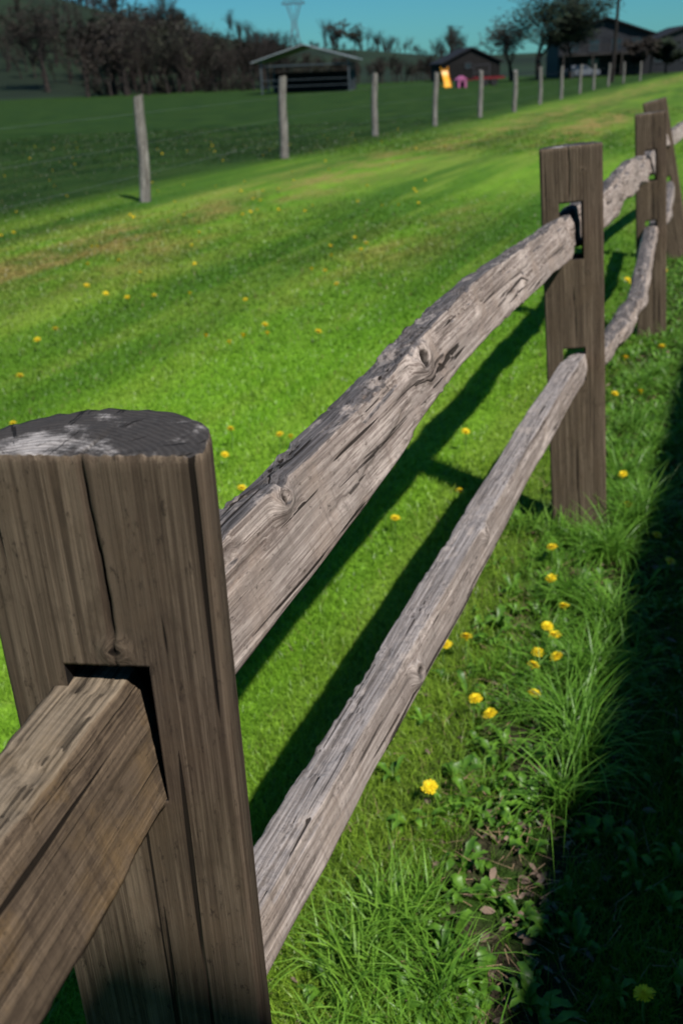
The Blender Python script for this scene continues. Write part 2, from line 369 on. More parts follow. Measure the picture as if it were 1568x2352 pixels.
# ------------------------------------------------------------------ weathered wood
def wood(name,light,dark,topc,axis,saw=0.0,topamt=.8,stain=(.05,.04,.03),seed=0.0,crackw=.34,warm=None,fine=1.0,bd=.0022,bs=1.0):
    m=bpy.data.materials.new(name); t=NT(m)
    tc=t.n('ShaderNodeTexCoord').outputs['Object']
    kn=t.attr('knot'); cav=t.attr('cav')
    off=t.n('ShaderNodeCombineXYZ')
    kk=t.math('MULTIPLY',kn,.02)
    for i in range(3):
        if i!=axis: t.l(kk,off.inputs[i])
    va=t.n('ShaderNodeVectorMath',operation='ADD'); t.l(tc,va.inputs[0]); t.l(off.outputs[0],va.inputs[1]); v=va.outputs[0]
    def sc(al,ac): 
        s_=[ac]*3; s_[axis]=al; return tuple(s_)
    lo=(seed,seed*1.7,seed*.3)
    grain=t.noise(t.mapping(v,sc(3.5,260*fine),lo),1,6,.75,.12)
    grain2=t.noise(t.mapping(v,sc(1.4,95*fine),lo),1,5,.7,.2)
    broad=t.noise(t.mapping(v,sc(3.5,15),lo),1,5,.65)
    blot=t.noise(v,11,6,.7)
    blot2=t.noise(t.mapping(v,sc(14,30),lo),1,5,.7)
    crk=t.noise(t.mapping(v,sc(2.0,95),lo),1,2,.5,.3)
    crk2=t.noise(t.mapping(v,sc(3.4,150),(seed+4,seed,2)),1,2,.5,.2)
    fleck=t.noise(t.mapping(v,sc(60,150),lo),1,5,.8)
    cross=t.noise(t.mapping(v,sc(120,14),(seed,3,seed)),1,3,.6)
    crack=t.math('MAXIMUM',t.ramp(crk,crackw,crackw-.02),t.ramp(crk2,crackw-.02,crackw-.04,0,.8))
    c=t.mix(t.ramp(grain,.38,.60),dark,light)
    c=t.mix(t.ramp(grain2,.40,.58,.55,0),c,dark)
    if warm: c=t.mix(t.ramp(blot,.48,.66,0,.6),c,warm)
    c=t.mix(t.ramp(broad,.46,.66,0,.6*bs),c,tuple(x*.50 for x in light))
    c=t.mix(t.ramp(broad,.44,.28,0,.6*bs),c,tuple(min(1,x*1.35) for x in light))
    c=t.mix(t.ramp(blot2,.54,.68,0,.5),c,dark)
    if saw>0: c=t.mix(t.ramp(cross,.56,.66,0,.35),c,dark)
    c=t.mix(t.ramp(fleck,.57,.68,0,.7),c,stain)
    nz=t.n('ShaderNodeSeparateXYZ'); t.l(t.n('ShaderNodeNewGeometry').outputs['Normal'],nz.inputs[0])
    tn=t.math('ADD',nz.outputs[2],t.math('MULTIPLY',t.math('SUBTRACT',blot,.5),.9))
    tf=t.math('MULTIPLY',t.ramp(tn,.62,.84),topamt)
    tcol=t.mix(t.ramp(grain,.36,.64),tuple(x*.3 for x in topc),tuple(x*1.4 for x in topc))
    tcol=t.mix(t.ramp(blot2,.47,.36,0,.6),tcol,tuple(x*.85 for x in light))
    c=t.mix(tf,c,tcol)
    c=t.mix(t.math('MULTIPLY',crack,.92),c,tuple(x*.4 for x in stain))
    c=t.mix(t.math('MULTIPLY',cav,1.0,clamp=True),c,tuple(x*.35 for x in stain))
    ring=t.math('SINE',t.math('ADD',t.math('MULTIPLY',kn,24.0),t.math('MULTIPLY',grain2,5.0)))
    c=t.mix(t.math('MULTIPLY',t.ramp(ring,0,1),t.math('MULTIPLY',t.ramp(kn,.25,.6),.45)),c,stain)
    c=t.mix(t.ramp(kn,.66,.85,0,.95),c,tuple(x*.3 for x in stain))
    h=t.math('ADD',t.math('MULTIPLY',grain,.6),t.math('MULTIPLY',grain2,.5))
    h=t.math('SUBTRACT',h,t.math('MULTIPLY',crack,1.1))
    h=t.math('ADD',h,t.math('MULTIPLY',fleck,.4))
    if saw>0:
        sw=t.noise(t.mapping(tc,sc(190,10),lo),1,2,.5); h=t.math('ADD',h,t.math('MULTIPLY',sw,saw))
    t.out(t.bsdf(c,.9,.15,bump=h,bstr=1.0,bdist=bd)); return m
def endgrain(name,light,dark):
    m=bpy.data.materials.new(name); t=NT(m); tc=t.n('ShaderNodeTexCoord').outputs['Object']
    sp=t.n('ShaderNodeSeparateXYZ'); t.l(tc,sp.inputs[0])
    xx=t.math('ADD',sp.outputs[0],.02); yy=t.math('ADD',sp.outputs[1],.03)
    r=t.math('SQRT',t.math('ADD',t.math('MULTIPLY',xx,xx),t.math('MULTIPLY',yy,yy)))
    n1=t.noise(tc,18,4); r=t.math('ADD',r,t.math('MULTIPLY',n1,.016))
    rg=t.math('SINE',t.math('MULTIPLY',r,1300.0)); n2=t.noise(tc,160,4,.7); n3=t.noise(tc,22,6,.7)
    rad=t.math('ARCTAN2',yy,xx); cb=t.n('ShaderNodeCombineXYZ'); t.l(t.math('MULTIPLY',rad,6.0),cb.inputs[0]); t.l(t.math('MULTIPLY',r,6.0),cb.inputs[1])
    ck=t.ramp(t.noise(cb.outputs[0],2.2,3,.6),.38,.34)
    q=t.math('MULTIPLY',t.math('ADD',xx,-.002),24.0); q2=t.math('MULTIPLY',t.math('ADD',yy,-.042),42.0)
    worn=t.math('EXPONENT',t.math('MULTIPLY',t.math('ADD',t.math('MULTIPLY',q,q),t.math('MULTIPLY',q2,q2)),-1.0))
    n3=t.math('ADD',t.math('SUBTRACT',n3,t.math('MULTIPLY',worn,.20)),.10)
    c=t.mix(t.ramp(rg,-.6,.9,.3,.65),tuple(x*5 for x in dark),light); c=t.mix(t.ramp(n3,.38,.54,0,.92),c,dark); c=t.mix(t.ramp(n2,.52,.68,0,.6),c,dark)
    c=t.mix(t.math('MULTIPLY',ck,.8),c,(.006,.005,.005))
    c=t.mix(t.math('MULTIPLY',t.attr('cav'),1.0,clamp=True),c,(.012,.01,.008))
    h=t.math('ADD',t.math('MULTIPLY',rg,.10),t.math('SUBTRACT',t.math('ADD',n2,n3),ck))
    t.out(t.bsdf(c,.85,.15,bump=h,bstr=.8,bdist=.0016)); return m
postm=[wood("post_wood_%d"%i,(.185,.140,.098),(.060,.043,.030),(.25,.22,.20),2,0,.3,(.022,.016,.012),3.1*i+1,.30,(.105,.074,.048),1.0,.0013,.45) for i in range(2)]
endm=endgrain("post_end_grain",(.62,.58,.56),(.026,.023,.022))
railm=[wood("rail_wood_%d"%i,(.60,.515,.46),(.19,.15,.13),(.10,.095,.10),0,.5,.85,(.046,.035,.028),2.3*i,.345,(.38,.30,.245),1.0,.0026) for i in range(3)]
lowm=wood("lower_rail_wood",(.56,.485,.44),(.19,.155,.136),(.26,.245,.25),0,.7,.55,(.05,.038,.031),5.3,.34,(.34,.275,.23),1.0,.0026)
nearm=wood("near_rail_wood",(.25,.185,.125),(.060,.043,.031),(.27,.22,.16),0,.5,.6,(.020,.015,.011),7.7,.335,(.25,.155,.06),1.0,.0024)
slotm=simple_mat("mortise_wood",(.008,.006,.005),.9,.4,60)

def fractal(x,y,z): return noise.fractal(Vector((x,y,z)),1.0,2.0,3)
def make_post(W,Dp,Ht,seed,slots,cracks,knots,nf=58,nb=34,dz=.0055,z0=-.15,mat=None):
    per=[]
    for i in range(nf):
        f=i/(nf-1); x_=-W/2+W*f; e=min(f,1-f)*W; y_=0 if e>.004 else (1-math.sqrt(max(0,1-((.004-e)/.004)**2)))*.004
        y_+= -.0015*math.sin(math.pi*f); per.append((x_,y_,0,-1))
    for i in range(1,nb+1):
        th=math.pi*i/(nb+1); per.append((W/2*math.cos(th)*(1.0+.03*math.sin(th)), .004+Dp*math.sin(th)**.8, math.cos(th),math.sin(th)))
    n=len(per); nz=int((Ht-z0)/dz); V=[];cav=[];kn=[]
    for k in range(nz+1):
        z=z0+(Ht-z0)*k/nz; top=Ht-z
        for (x_,y_,nx_,ny_) in per:
            d=.0010*fractal(x_*12+seed,y_*12,z*1.6)
            g2=noise.noise(Vector((x_*330+seed,y_*330,z*5))); d+=-.0005*abs(g2)
            c=0; kv=0
            if ny_==-1:
                for (cx,za,zb,wd,dp) in cracks:
                    if za-.03<z<zb+.03:
                        cc=cx+.004*noise.noise(Vector((seed,z*11,1)))+.0012*noise.noise(Vector((seed,z*60,5)))
                        e=min(1,max(0,(z-za+.03)/.05))*min(1,max(0,(zb+.03-z)/.05))
                        g_=math.exp(-((x_-cc)/wd)**2)*e; d-=dp*g_; c+=g_*1.0
                for (kx,kz,kr) in knots:
                    q_=math.exp(-(((x_-kx)/kr)**2+((z-kz)/(kr*.8))**2)); kv=max(kv,q_)
                d+=.003*math.sin(min(kv,.9)*3.2)*(kv>.05)
            er=max(0,1-top/.006); d-=er*er*.0015*(1+noise.noise(Vector((x_*200+seed,y_*200,0))))
            zz=z+ (er*.0022*noise.noise(Vector((x_*200+seed,y_*200,7))) if er>0 else 0)
            V.append((x_+nx_*d,y_+ny_*d,zz)); cav.append(c); kn.append(kv)
    Q=[];mi=[]
    for k in range(nz):
        for i in range(n):
            j=(i+1)%n; Q.append((k*n+i,k*n+j,(k+1)*n+j,(k+1)*n+i)); mi.append(0)
    ring0=nz*n; cx_,cy_=0,Dp*.4; last=ring0; K=16
    ringv=V[ring0:ring0+n]
    for r in range(1,K):
        f=1-r/K; b=len(V)
        for (vx,vy,vz) in ringv:
            X_=cx_+(vx-cx_)*f; Y_=cy_+(vy-cy_)*f
            zz=vz*(f**8)+Ht*(1-f**8)+.0008*(1-f)+.0009*fractal(X_*60+seed,Y_*60,2)
            c=0
            for (cx,za,zb,wd,dp) in cracks:
                if zb>=Ht-.01:
                    g_=math.exp(-((X_-cx-.2*Y_*math.sin(cx*90))/(wd*.8))**2)*max(0,1-Y_/(Dp*.7)); zz-=.003*g_; c+=g_
            V.append((X_,Y_,zz)); cav.append(c); kn.append(0)
        for i in range(n):
            j=(i+1)%n; Q.append((last+i,last+j,b+j,b+i)); mi.append(1)
        last=b
    cI=len(V); V.append((cx_,cy_,Ht+.001)); cav.append(0); kn.append(0)
    T=[(last+i,last+(i+1)%n,cI) for i in range(n)]; mi+= [1]*n
    bI=len(V); V.append((0,Dp*.4,z0)); cav.append(0);kn.append(0)
    T+=[((i+1)%n,i,bI) for i in range(n)]; mi+=[0]*n
    me=np_mesh("fence_post",np.array(V),np.array(Q),np.array(T),[mat or postm[0],endm,slotm],{'cav':cav,'knot':kn},matidx=mi)
    o=bpy.data.objects.new("fence_post",me); COL.objects.link(o)
    cut=MB()
    for (xa,xb,za,zb) in slots: cut.box(((xa+xb)/2,Dp/2,(za+zb)/2),(xb-xa,Dp*2.2+.06,zb-za),0)
    c_=cut.obj("cutter",[slotm,slotm,slotm]); c_.data.polygons.foreach_set('material_index',[2]*len(c_.data.polygons))
    md=o.modifiers.new("b",'BOOLEAN'); md.object=c_; md.operation='DIFFERENCE'; md.solver='EXACT'
    dg=bpy.context.evaluated_depsgraph_get(); me2=bpy.data.meshes.new_from_object(o.evaluated_get(dg)); o.modifiers.clear(); o.data=me2
    me2.name="fence_post"; bpy.data.objects.remove(c_)
    return o
GP="posts of the split rail fence"
o=make_post(.156,.085,1.195,1.3,[(-.033,.027,.928,1.043),(-.033,.027,.53,.66)],[(.003,1.075,1.2,.0012,.006),(.0045,1.06,1.13,.0009,.004)],[(.005,1.055,.008)],nf=110,dz=.005)
o.location=(-.160,.5425,0); o.rotation_euler=(0,0,R(-8.6)); tag(o,"dark brown half-round wooden post with a crack above its slot","fence post",GP)
o=make_post(.172,.09,1.195,5.1,[(-.036,.030,.885,1.045),(-.036,.030,.52,.622)],[(-.008,1.06,1.2,.0016,.006),(.0,.67,.80,.0012,.004)],[(.03,1.13,.006),(.04,.85,.006)],nf=60,dz=.008,mat=postm[1])
o.location=(.776,2.782,0); o.rotation_euler=(0,R(-4.8),R(-10)); tag(o,"grey brown wooden fence post leaning slightly, grass tuft at its foot","fence post",GP)
o=make_post(.155,.09,1.16,9.7,[(-.03,.03,.83,.98),(-.03,.03,.50,.63)],[(.01,.1,1.2,.002,.006)],[],nf=34,dz=.014)
o.location=(1.76,5.16,0); o.rotation_euler=(0,R(-5.5),R(-12)); tag(o,"weathered wooden fence post with two slots holding rails","fence post",GP)
o=make_post(.165,.09,1.17,12.7,[(-.03,.03,.83,.98),(-.03,.03,.50,.63)],[],[],nf=30,dz=.02,mat=postm[1])
o.location=(2.65,7.3,0); o.rotation_euler=(0,R(-14.5),R(-12)); tag(o,"dark wooden fence post leaning hard to one side","fence post",GP)

def make_rail(P0,P1,h,w,poly,bow,knots,seed,mat,M_=84,ds=.0045,lump=.008,t0=.6,t1=.6,chips=1.0,label="",twist=0.0,ridge=1.0,hs=None):
    P0=Vector(P0);P1=Vector(P1); L=(P1-P0).length; xd=(P1-P0).normalized(); zd=(Vector((0,0,1))-xd*xd.z).normalized(); yd=zd.cross(xd)
    c=[(a*w,b*h) for a,b in poly]; n=len(c)
    seg=[math.dist(c[i],c[(i+1)%n]) for i in range(n)]; tot=sum(seg); pr=[]
    for k in range(M_):
        d=tot*k/M_; i=0
        while d>seg[i]: d-=seg[i]; i+=1
        f=d/seg[i]; a=c[i]; b=c[(i+1)%n]; pr.append((a[0]+(b[0]-a[0])*f,a[1]+(b[1]-a[1])*f))
    pr=[((pr[k-1][0]+6*pr[k][0]+pr[(k+1)%M_][0])/8,(pr[k-1][1]+6*pr[k][1]+pr[(k+1)%M_][1])/8) for k in range(M_)]
    ns=int(L/ds); V=[];cav=[];kn=[]
    bt=[b[0] for b in bow]; by=[b[1] for b in bow]; bz=[b[2] for b in bow]
    ff=np.linspace(0,1,200); ker=np.ones(19)/19
    sm=lambda arr: np.convolve(np.pad(arr,9,'edge'),ker,'valid')
    BY=sm(np.interp(ff,bt,by)); BZ=sm(np.interp(ff,bt,bz))
    hs=hs or [(0,1),(1,1)]; HS=sm(np.interp(ff,[a for a,_ in hs],[b for _,b in hs]))
    for s_ in range(ns+1):
        f=s_/ns; x_=L*f; cy=float(np.interp(f,ff,BY)); cz=float(np.interp(f,ff,BZ)); hk=float(np.interp(f,ff,HS))
        e0=min(1,t0+(1-t0)*(x_/.22)); e1=min(1,t1+(1-t1)*((L-x_)/.22)); e=min(e0,e1)
        g1=1+.08*noise.noise(Vector((x_*2.2,seed,0))); g2=1+.06*noise.noise(Vector((x_*2.6,seed,9)))
        tw=twist*(f-.5)+.05*noise.noise(Vector((x_*1.2,seed,4))); ct,sn=math.cos(tw),math.sin(tw)
        for (py,pz) in pr:
            y_=py*e*g1; z_=pz*hk*(e*.6+.4*min(1,e+.15))*g2; y_,z_=y_*ct-z_*sn,y_*sn+z_*ct
            rr=math.hypot(y_,z_)+1e-6; ny,nz_=y_/rr,z_/rr
            d=lump*fractal(x_*3.0+seed,y_*8,z_*8)
            r1=noise.noise(Vector((x_*2.2+seed,y_*110,z_*110))); d+=.0009*r1
            r2=noise.noise(Vector((x_*14+seed,y_*230,z_*230))); d+=.0008*r2
            cc=max(0,-r1-.36)*1.6; d-=cc*.0025
            st_=noise.noise(Vector((x_*2.4+seed*2,y_*40,z_*46)))+.35*noise.noise(Vector((x_*34,y_*70,z_*70+seed)))
            if st_>.34: d-=.0024*chips*min(1,(st_-.34)/.03); cc+=.32*math.exp(-((st_-.35)/.018)**2)
            if pz>.30*h or pz<-.38*h:
                q1=noise.noise(Vector((x_*14+seed,y_*20,pz*5)))+.6*noise.noise(Vector((x_*60+seed,y_*40,3)))
                if q1>.08: d-=.007*ridge*min(1,(q1-.08)*2.4); cc+=.18*min(1,q1*2)*ridge
            kv=0
            for (kx,ky,kz,kr) in knots:
                q_=math.exp(-(((x_-kx)/(kr*1.5))**2+((y_-ky)/kr)**2+((z_-kz)/kr)**2)); kv=max(kv,q_)
            if kv>.03: d+=.008*math.sin(min(1,kv*1.15)*math.pi*.8)-(.012*max(0,kv-.72)/.2)
            V.append((x_,cy+y_+ny*d,cz+z_+nz_*d)); cav.append(min(1,cc)); kn.append(kv)
    Q=[(s_*M_+i,s_*M_+(i+1)%M_,(s_+1)*M_+(i+1)%M_,(s_+1)*M_+i) for s_ in range(ns) for i in range(M_)]
    V.append((-.002,by[0],bz[0])); V.append((L+.002,by[-1],bz[-1])); cav+=[0,0];kn+=[0,0]; a=len(V)-2; b=len(V)-1
    T=[((i+1)%M_,i,a) for i in range(M_)]+[(ns*M_+i,ns*M_+(i+1)%M_,b) for i in range(M_)]
    me=np_mesh("fence_rail",np.array(V),np.array(Q)[:,::-1],np.array(T)[:,::-1],[mat],{'cav':cav,'knot':kn})
    bmm=bmesh.new(); bmm.from_mesh(me); bmesh.ops.recalc_face_normals(bmm,faces=bmm.faces); bmm.to_mesh(me); bmm.free()
    o=bpy.data.objects.new("fence_rail",me); COL.objects.link(o)
    mm=Matrix((xd,yd,zd)).transposed().to_4x4(); mm.translation=P0; o.matrix_world=mm
    tag(o,label,"fence rail","rails of the split rail fence"); return o
WEDGE=[(-.15,.5),(.38,.36),(.42,-.3),(0,-.5),(-.5,-.36)]
BOX=[(-.22,.5),(.48,.5),(.5,-.4),(-.15,-.5),(-.60,-.42)]
LOW=[(-.30,.46),(.40,.42),(.5,-.25),(.05,-.5),(-.5,-.32)]
RND=[(-.35,.38),(0,.5),(.4,.35),(.5,-.1),(.25,-.45),(-.2,-.5),(-.5,-.1)]
make_rail((-.150,.612,.985),(.690,2.86,.948),.122,.088,WEDGE,[(0,0,.012),(.06,0,.020),(.15,0,.022),(.22,0,.032),(.30,0,.050),(.45,0,.050),(.6,0,.036),(.8,0,.018),(1,0,0)],
  [(.70,-.022,.020,.019),(.22,-.02,.036,.010),(1.5,-.03,.0,.008)],2.1,railm[0],lump=.006,t0=.95,t1=.6,label="pale grey split top rail with dark ragged upper edge and knot",twist=-.12,hs=[(0,.95),(.06,.93),(.16,.80),(.30,.72),(.42,.80),(.55,.92),(1,1)])
make_rail((-.165,.615,.585),(.760,2.84,.572),.080,.074,LOW,[(0,0,0),(.3,0,.010),(.6,0,.018),(.85,0,.016),(1,0,0)],
  [(.62,-.03,.0,.012),(1.05,-.02,.02,.012)],6.4,lowm,lump=.004,t0=1.0,chips=.5,ridge=.35,label="smooth grey wooden lower rail with small knots")
make_rail((-.470,-.40,.900),(-.163,.575,.970),.108,.066,BOX,[(0,0,0),(1,0,0)],[(.7,-.03,.03,.010)],8.8,nearm,lump=.004,t0=1,t1=.97,chips=.5,ridge=.3,label="mottled brown square-cut wooden rail slotted into a brown post")
make_rail((.665,2.78,.955),(1.66,5.24,.90),.13,.10,WEDGE,[(0,0,0),(.3,0,-.02),(.6,0,.02),(1,0,0)],[(1.2,-.03,.02,.03)],11.3,railm[2],M_=44,ds=.012,lump=.02,label="knobbly grey wooden top rail with lumpy surface")
make_rail((.760,2.80,.545),(1.72,5.24,.57),.09,.085,RND,[(0,0,0),(.25,-.03,-.05),(.5,-.05,-.08),(.75,-.03,-.05),(1,0,0)],[],13.9,railm[1],M_=44,ds=.012,lump=.012,label="curved grey wooden lower rail bowed downwards")
make_rail((1.64,5.15,.895),(2.44,7.36,.88),.12,.10,WEDGE,[(0,0,0),(.5,0,.0),(1,0,0)],[],17.1,railm[0],M_=36,ds=.02,lump=.01,label="grey wooden top rail between two leaning posts")
make_rail((1.71,5.15,.57),(2.53,7.36,.55),.10,.09,RND,[(0,0,0),(.5,-.02,-.05),(1,0,0)],[],19.1,railm[2],M_=36,ds=.02,lump=.01,label="sagging grey wooden lower rail between leaning posts")
make_rail((2.42,7.27,.86),(3.6,9.5,.95),.12,.10,WEDGE,[(0,0,0),(1,0,0)],[],21.1,railm[1],M_=32,ds=.02,lump=.01,label="grey wooden top rail leading off from leaning post")

# ------------------------------------------------------------------ wire fence across the field
fpm=wood("grey_post_wood",(.36,.33,.30),(.10,.085,.075),(.25,.25,.25),2,0,.4,(.03,.026,.022),4.4,.34,None,.3)
FP=[(-2.32,12.69,1.25,.07,-3.4),(-.78,18.7,1.38,.08,-2.6),(1.19,24.4,1.36,.075,-1),(2.96,27.5,1.32,.07,-1),(4.74,31.2,1.3,.07,.5),(6.25,33.8,1.25,.075,0),(8.3,39.6,1.3,.07,1),(10.2,44.4,1.3,.07,0),(12.7,51.3,1.3,.07,-1),(15.0,57.5,1.3,.07,0),(17.6,64,1.3,.07,0),(20.4,70.5,1.3,.07,1),(23.5,77,1.3,.07,0)]
for i,(x_,y_,h_,r_,ln) in enumerate(FP):
    mb=MB(); k=14; nr=12; ringv=[]
    for j in range(k+1):
        z=-.1+(h_+.1)*j/k; r=r_*(1.05-.15*j/k)
        for a in range(nr):
            th=2*math.pi*a/nr; rr=r*(1+.10*noise.noise(Vector((math.cos(th)*1.5,math.sin(th)*1.5,z*3+i*7))))
            ringv.append((rr*math.cos(th)+.012*math.sin(z*4+i),rr*math.sin(th),z+(.02*math.cos(th+i) if j==k else 0)))
    mb.add(ringv,[(j*nr+a,j*nr+(a+1)%nr,(j+1)*nr+(a+1)%nr,(j+1)*nr+a) for j in range(k) for a in range(nr)]+[tuple(k*nr+a for a in range(nr))])
    o=mb.obj("wooden_post",[fpm],loc=(x_,y_,0)); o.rotation_euler=(0,R(-ln),0)
    tag(o,"round grey wooden post of a wire fence in the grass","fence post","posts of the wire fence across the field")
mb=MB(); wirem=simple_mat("galvanised_wire",(.25,.26,.27),.5,.1,5,.6)
allp=[(-3.9,6.9,1.25)]+[(a,b,c) for a,b,c,_,_ in FP]
for z in(.35,.7,1.05):
    for (a,b) in zip(allp[:-1],allp[1:]):
        mb.tube((a[0]+.06,a[1]-.06,z),(b[0]+.06,b[1]-.06,z),.0016,.0016,4,cap=False)
o=mb.obj("fence_wire",[wirem]); tag(o,"three thin galvanised wires strung between grey wooden posts","fence wire")

# ------------------------------------------------------------------ trees
bark=simple_mat("bark",(.026,.020,.017),.9,.4,2)
leafms=[simple_mat("leaves_olive",(.018,.019,.009),.7,.6,.4),simple_mat("leaves_brown",(.021,.016,.011),.7,.6,.4),simple_mat("leaves_green",(.014,.023,.009),.7,.6,.6)]
def tree_geo(seed,H,depth=4,leafN=1500,leaf_s=.22,spread=.75,trunk=.28):
    rd=random.Random(seed); tr=MB(); tips=[]
    def grow(p,d,L,r,dep):
        k=3; q=p
        for i in range(k):
            d2=(d+Vector((rd.uniform(-1,1),rd.uniform(-1,1),rd.uniform(-.3,.6)))*.16).normalized()
            nq=q+d2*(L/k); tr.tube(q,nq,r*(1-.22*i),r*(1-.22*(i+1)),5 if dep>2 else 3,0,False)
            if dep>0 and i>0 or dep==0: tips.append((nq,dep))
            if dep>0 and (i>0 or dep<depth):
                for _ in range(rd.choice((1,2))):
                    th=rd.uniform(0,6.28); out=Vector((math.cos(th),math.sin(th),rd.uniform(.1,.9)))
                    nd=(d2*(1-spread*.7)+out*spread).normalized()
                    grow(nq,nd,L*rd.uniform(.55,.8),r*.5*(1-.15*i),dep-1)
            q=nq; d=d2
        if dep>0: grow(q,d,L*.7,r*.36,dep-1)
    grow(Vector((0,0,-.2)),Vector((0,0,1)),H*trunk*1.25,H*.028,depth)
    lf=MB(); tp=[p for p,dd in tips if dd<=1]
    top=max(p.z for p in tp); sc=H/top
    for _ in range(leafN):
        i=rd.randrange(len(tp)); 
        if (i*7)%10<3: continue
        p=tp[i]+Vector((rd.gauss(0,1),rd.gauss(0,1),rd.gauss(0,.8)))*H*.022
        a=Vector((rd.uniform(-1,1),rd.uniform(-1,1),rd.uniform(-1,1))).normalized()*leaf_s*rd.uniform(.5,1.3); b=a.orthogonal().normalized()*a.length*.6
        lf.add([p-a,p-b*.8,p+a,p+b],[(0,1,2,3)],0)
    tr.v=[(x*sc,y*sc,z*sc) for x,y,z in tr.v]; lf.v=[(x*sc,y*sc,z*sc) for x,y,z in lf.v]
    return tr,lf
def ux(u): return ((u-784)/2180+.0202)/1.1
def vh(u): return 168-.0436*(u-784)
def put_tree(u,Dd,vtop,seed,lm_,depth=4,leafN=1500,ls=.2,label="",z0=0,wide=1.0):
    Ht=HC+Dd*(vh(u)-vtop)/2645-z0
    a,b=tree_geo(seed,Ht,depth,leafN,ls)
    e=bpy.data.objects.new("tree",None); COL.objects.link(e); e.location=(ux(u)*Dd,Dd,z0); e.scale=(wide,wide,1)
    a.obj("trunk",[bark],e); b.obj("crown",[lm_],e); tag(e,label,"tree"); return e
put_tree(1240,100,-50,3,leafms[2],5,5200,.13,"tall spreading tree in early leaf beside the house",wide=1.7)
put_tree(1175,104,20,4,leafms[1],4,1600,.12,"slender bare-branched tree next to a larger tree",wide=1.4)
put_tree(1310,103,10,14,leafms[2],5,4600,.14,"dark leafy tree close to the house wall",wide=1.5)
put_tree(1455,106,85,15,leafms[1],4,2200,.15,"low dark tree growing in front of the house",wide=1.5)
put_tree(1530,108,85,16,leafms[2],4,2800,.18,"low dark leafy tree near the side building",wide=1.6)
put_tree(770,240,48,5,leafms[1],3,420,.30,"bare round-topped tree standing alone on the ridge",z0=hill_h(ux(770)*240,240)-.2,wide=1.2)
put_tree(815,245,56,6,leafms[0],3,420,.30,"small bare tree on the ridge beside another",z0=hill_h(ux(815)*245,245)-.2,wide=1.2)
put_tree(110,140,-30,8,leafms[1],5,2600,.15,"tall bare tree at the foot of the grassy hill",z0=hill_h(ux(110)*140,140)-.2,wide=1.3)
put_tree(310,140,5,9,leafms[1],5,2400,.17,"tall brown-leaved tree rising above the wood",z0=hill_h(ux(310)*140,140)-.2,wide=1.3)

variants=[tree_geo(100+i,10,4 if i>2 else 3,260 if i<3 else 160,.30 if i<3 else .18,.55) for i in range(5)]
var=[]
for a,b in variants:
    A=np.array(a.v); B=np.array(b.v); var.append((A,a.f,B,b.f))
def woodland(name,places,mats):
    Vs=[];Fs=[];Ms=[];off=0
    for (x,y,z,h,k) in places:
        A,fa,B,fb=var[k%5]; th=random.uniform(0,6.28); c,s_=math.cos(th),math.sin(th); sx=h/10*random.uniform(.8,1.25)
        for arr,ff,mi in((A,fa,0),(B,fb,1+random.randrange(len(mats)-1))):
            q_=np.stack([(arr[:,0]*c-arr[:,1]*s_)*sx+x,(arr[:,0]*s_+arr[:,1]*c)*sx+y,arr[:,2]*h/10+z],1)
            Vs.append(q_); Fs+= [tuple(i+off for i in f) for f in ff]; Ms+= [mi]*len(ff); off+=len(q_)
    me=bpy.data.meshes.new(name); me.from_pydata(np.concatenate(Vs).tolist(),[],Fs)
    for m in mats: me.materials.append(m)
    me.polygons.foreach_set('material_index',Ms); me.update()
    o=bpy.data.objects.new(name,me); COL.objects.link(o); tag(o,kind="stuff"); return o
pl=[]
for i in range(210):
    u=random.uniform(195,660); Dd=random.uniform(118,185); x=ux(u)*Dd; h=random.uniform(4.5,8.8)*(1.1 if u<480 else .82)*(1+.3*noise.noise(Vector((u*.012,3,0))))
    pl.append((x,Dd,hill_h(x,Dd)-.2,h,random.choice((0,1,2,3,4,3,4,3,4))))
for i in range(46):
    u=random.uniform(-60,210); Dd=random.uniform(150,230); x=ux(u)*Dd
    pl.append((x,Dd,hill_h(x,Dd)-.3,random.uniform(3.5,8.5),random.choice((0,1,3,4,3,4))))
for i in range(60):
    u=random.uniform(195,640); Dd=random.uniform(118,135); x=ux(u)*Dd
    pl.append((x,Dd,hill_h(x,Dd)-.8,random.uniform(1.5,3.2),random.randrange(3)))
for i in range(110):
    u=random.uniform(600,1010); Dd=random.uniform(130,170); x=ux(u)*Dd
    pl.append((x,Dd,hill_h(x,Dd)-.2,random.uniform(2.0,3.8),random.randrange(5)))
woodland("woodland",pl,[bark,leafms[0],leafms[1]])
pl=[]
for i in range(420):
    u=random.uniform(-60,1160); cl=noise.noise(Vector((u*.013,7,1)))
    if random.random()>.55+cl*1.3: continue
    Dd=random.uniform(260,360); x=ux(u)*Dd; k_=.45 if 600<u<745 else 1
    pl.append((x,Dd,hill_h(x,Dd)-.5,random.uniform(2.5,8)*(1+cl*.9)*(.8 if u>850 else 1)*k_,random.choice((0,1,3,4,4,3))))
for i in range(170):
    u=random.uniform(-60,1160); Dd=random.uniform(290,320); x=ux(u)*Dd
    pl.append((x,Dd,hill_h(x,Dd)-.8,random.uniform(1.5,3.0),random.choice((0,1,2))))
woodland("ridge_woodland",pl,[bark,leafms[1],leafms[0]])

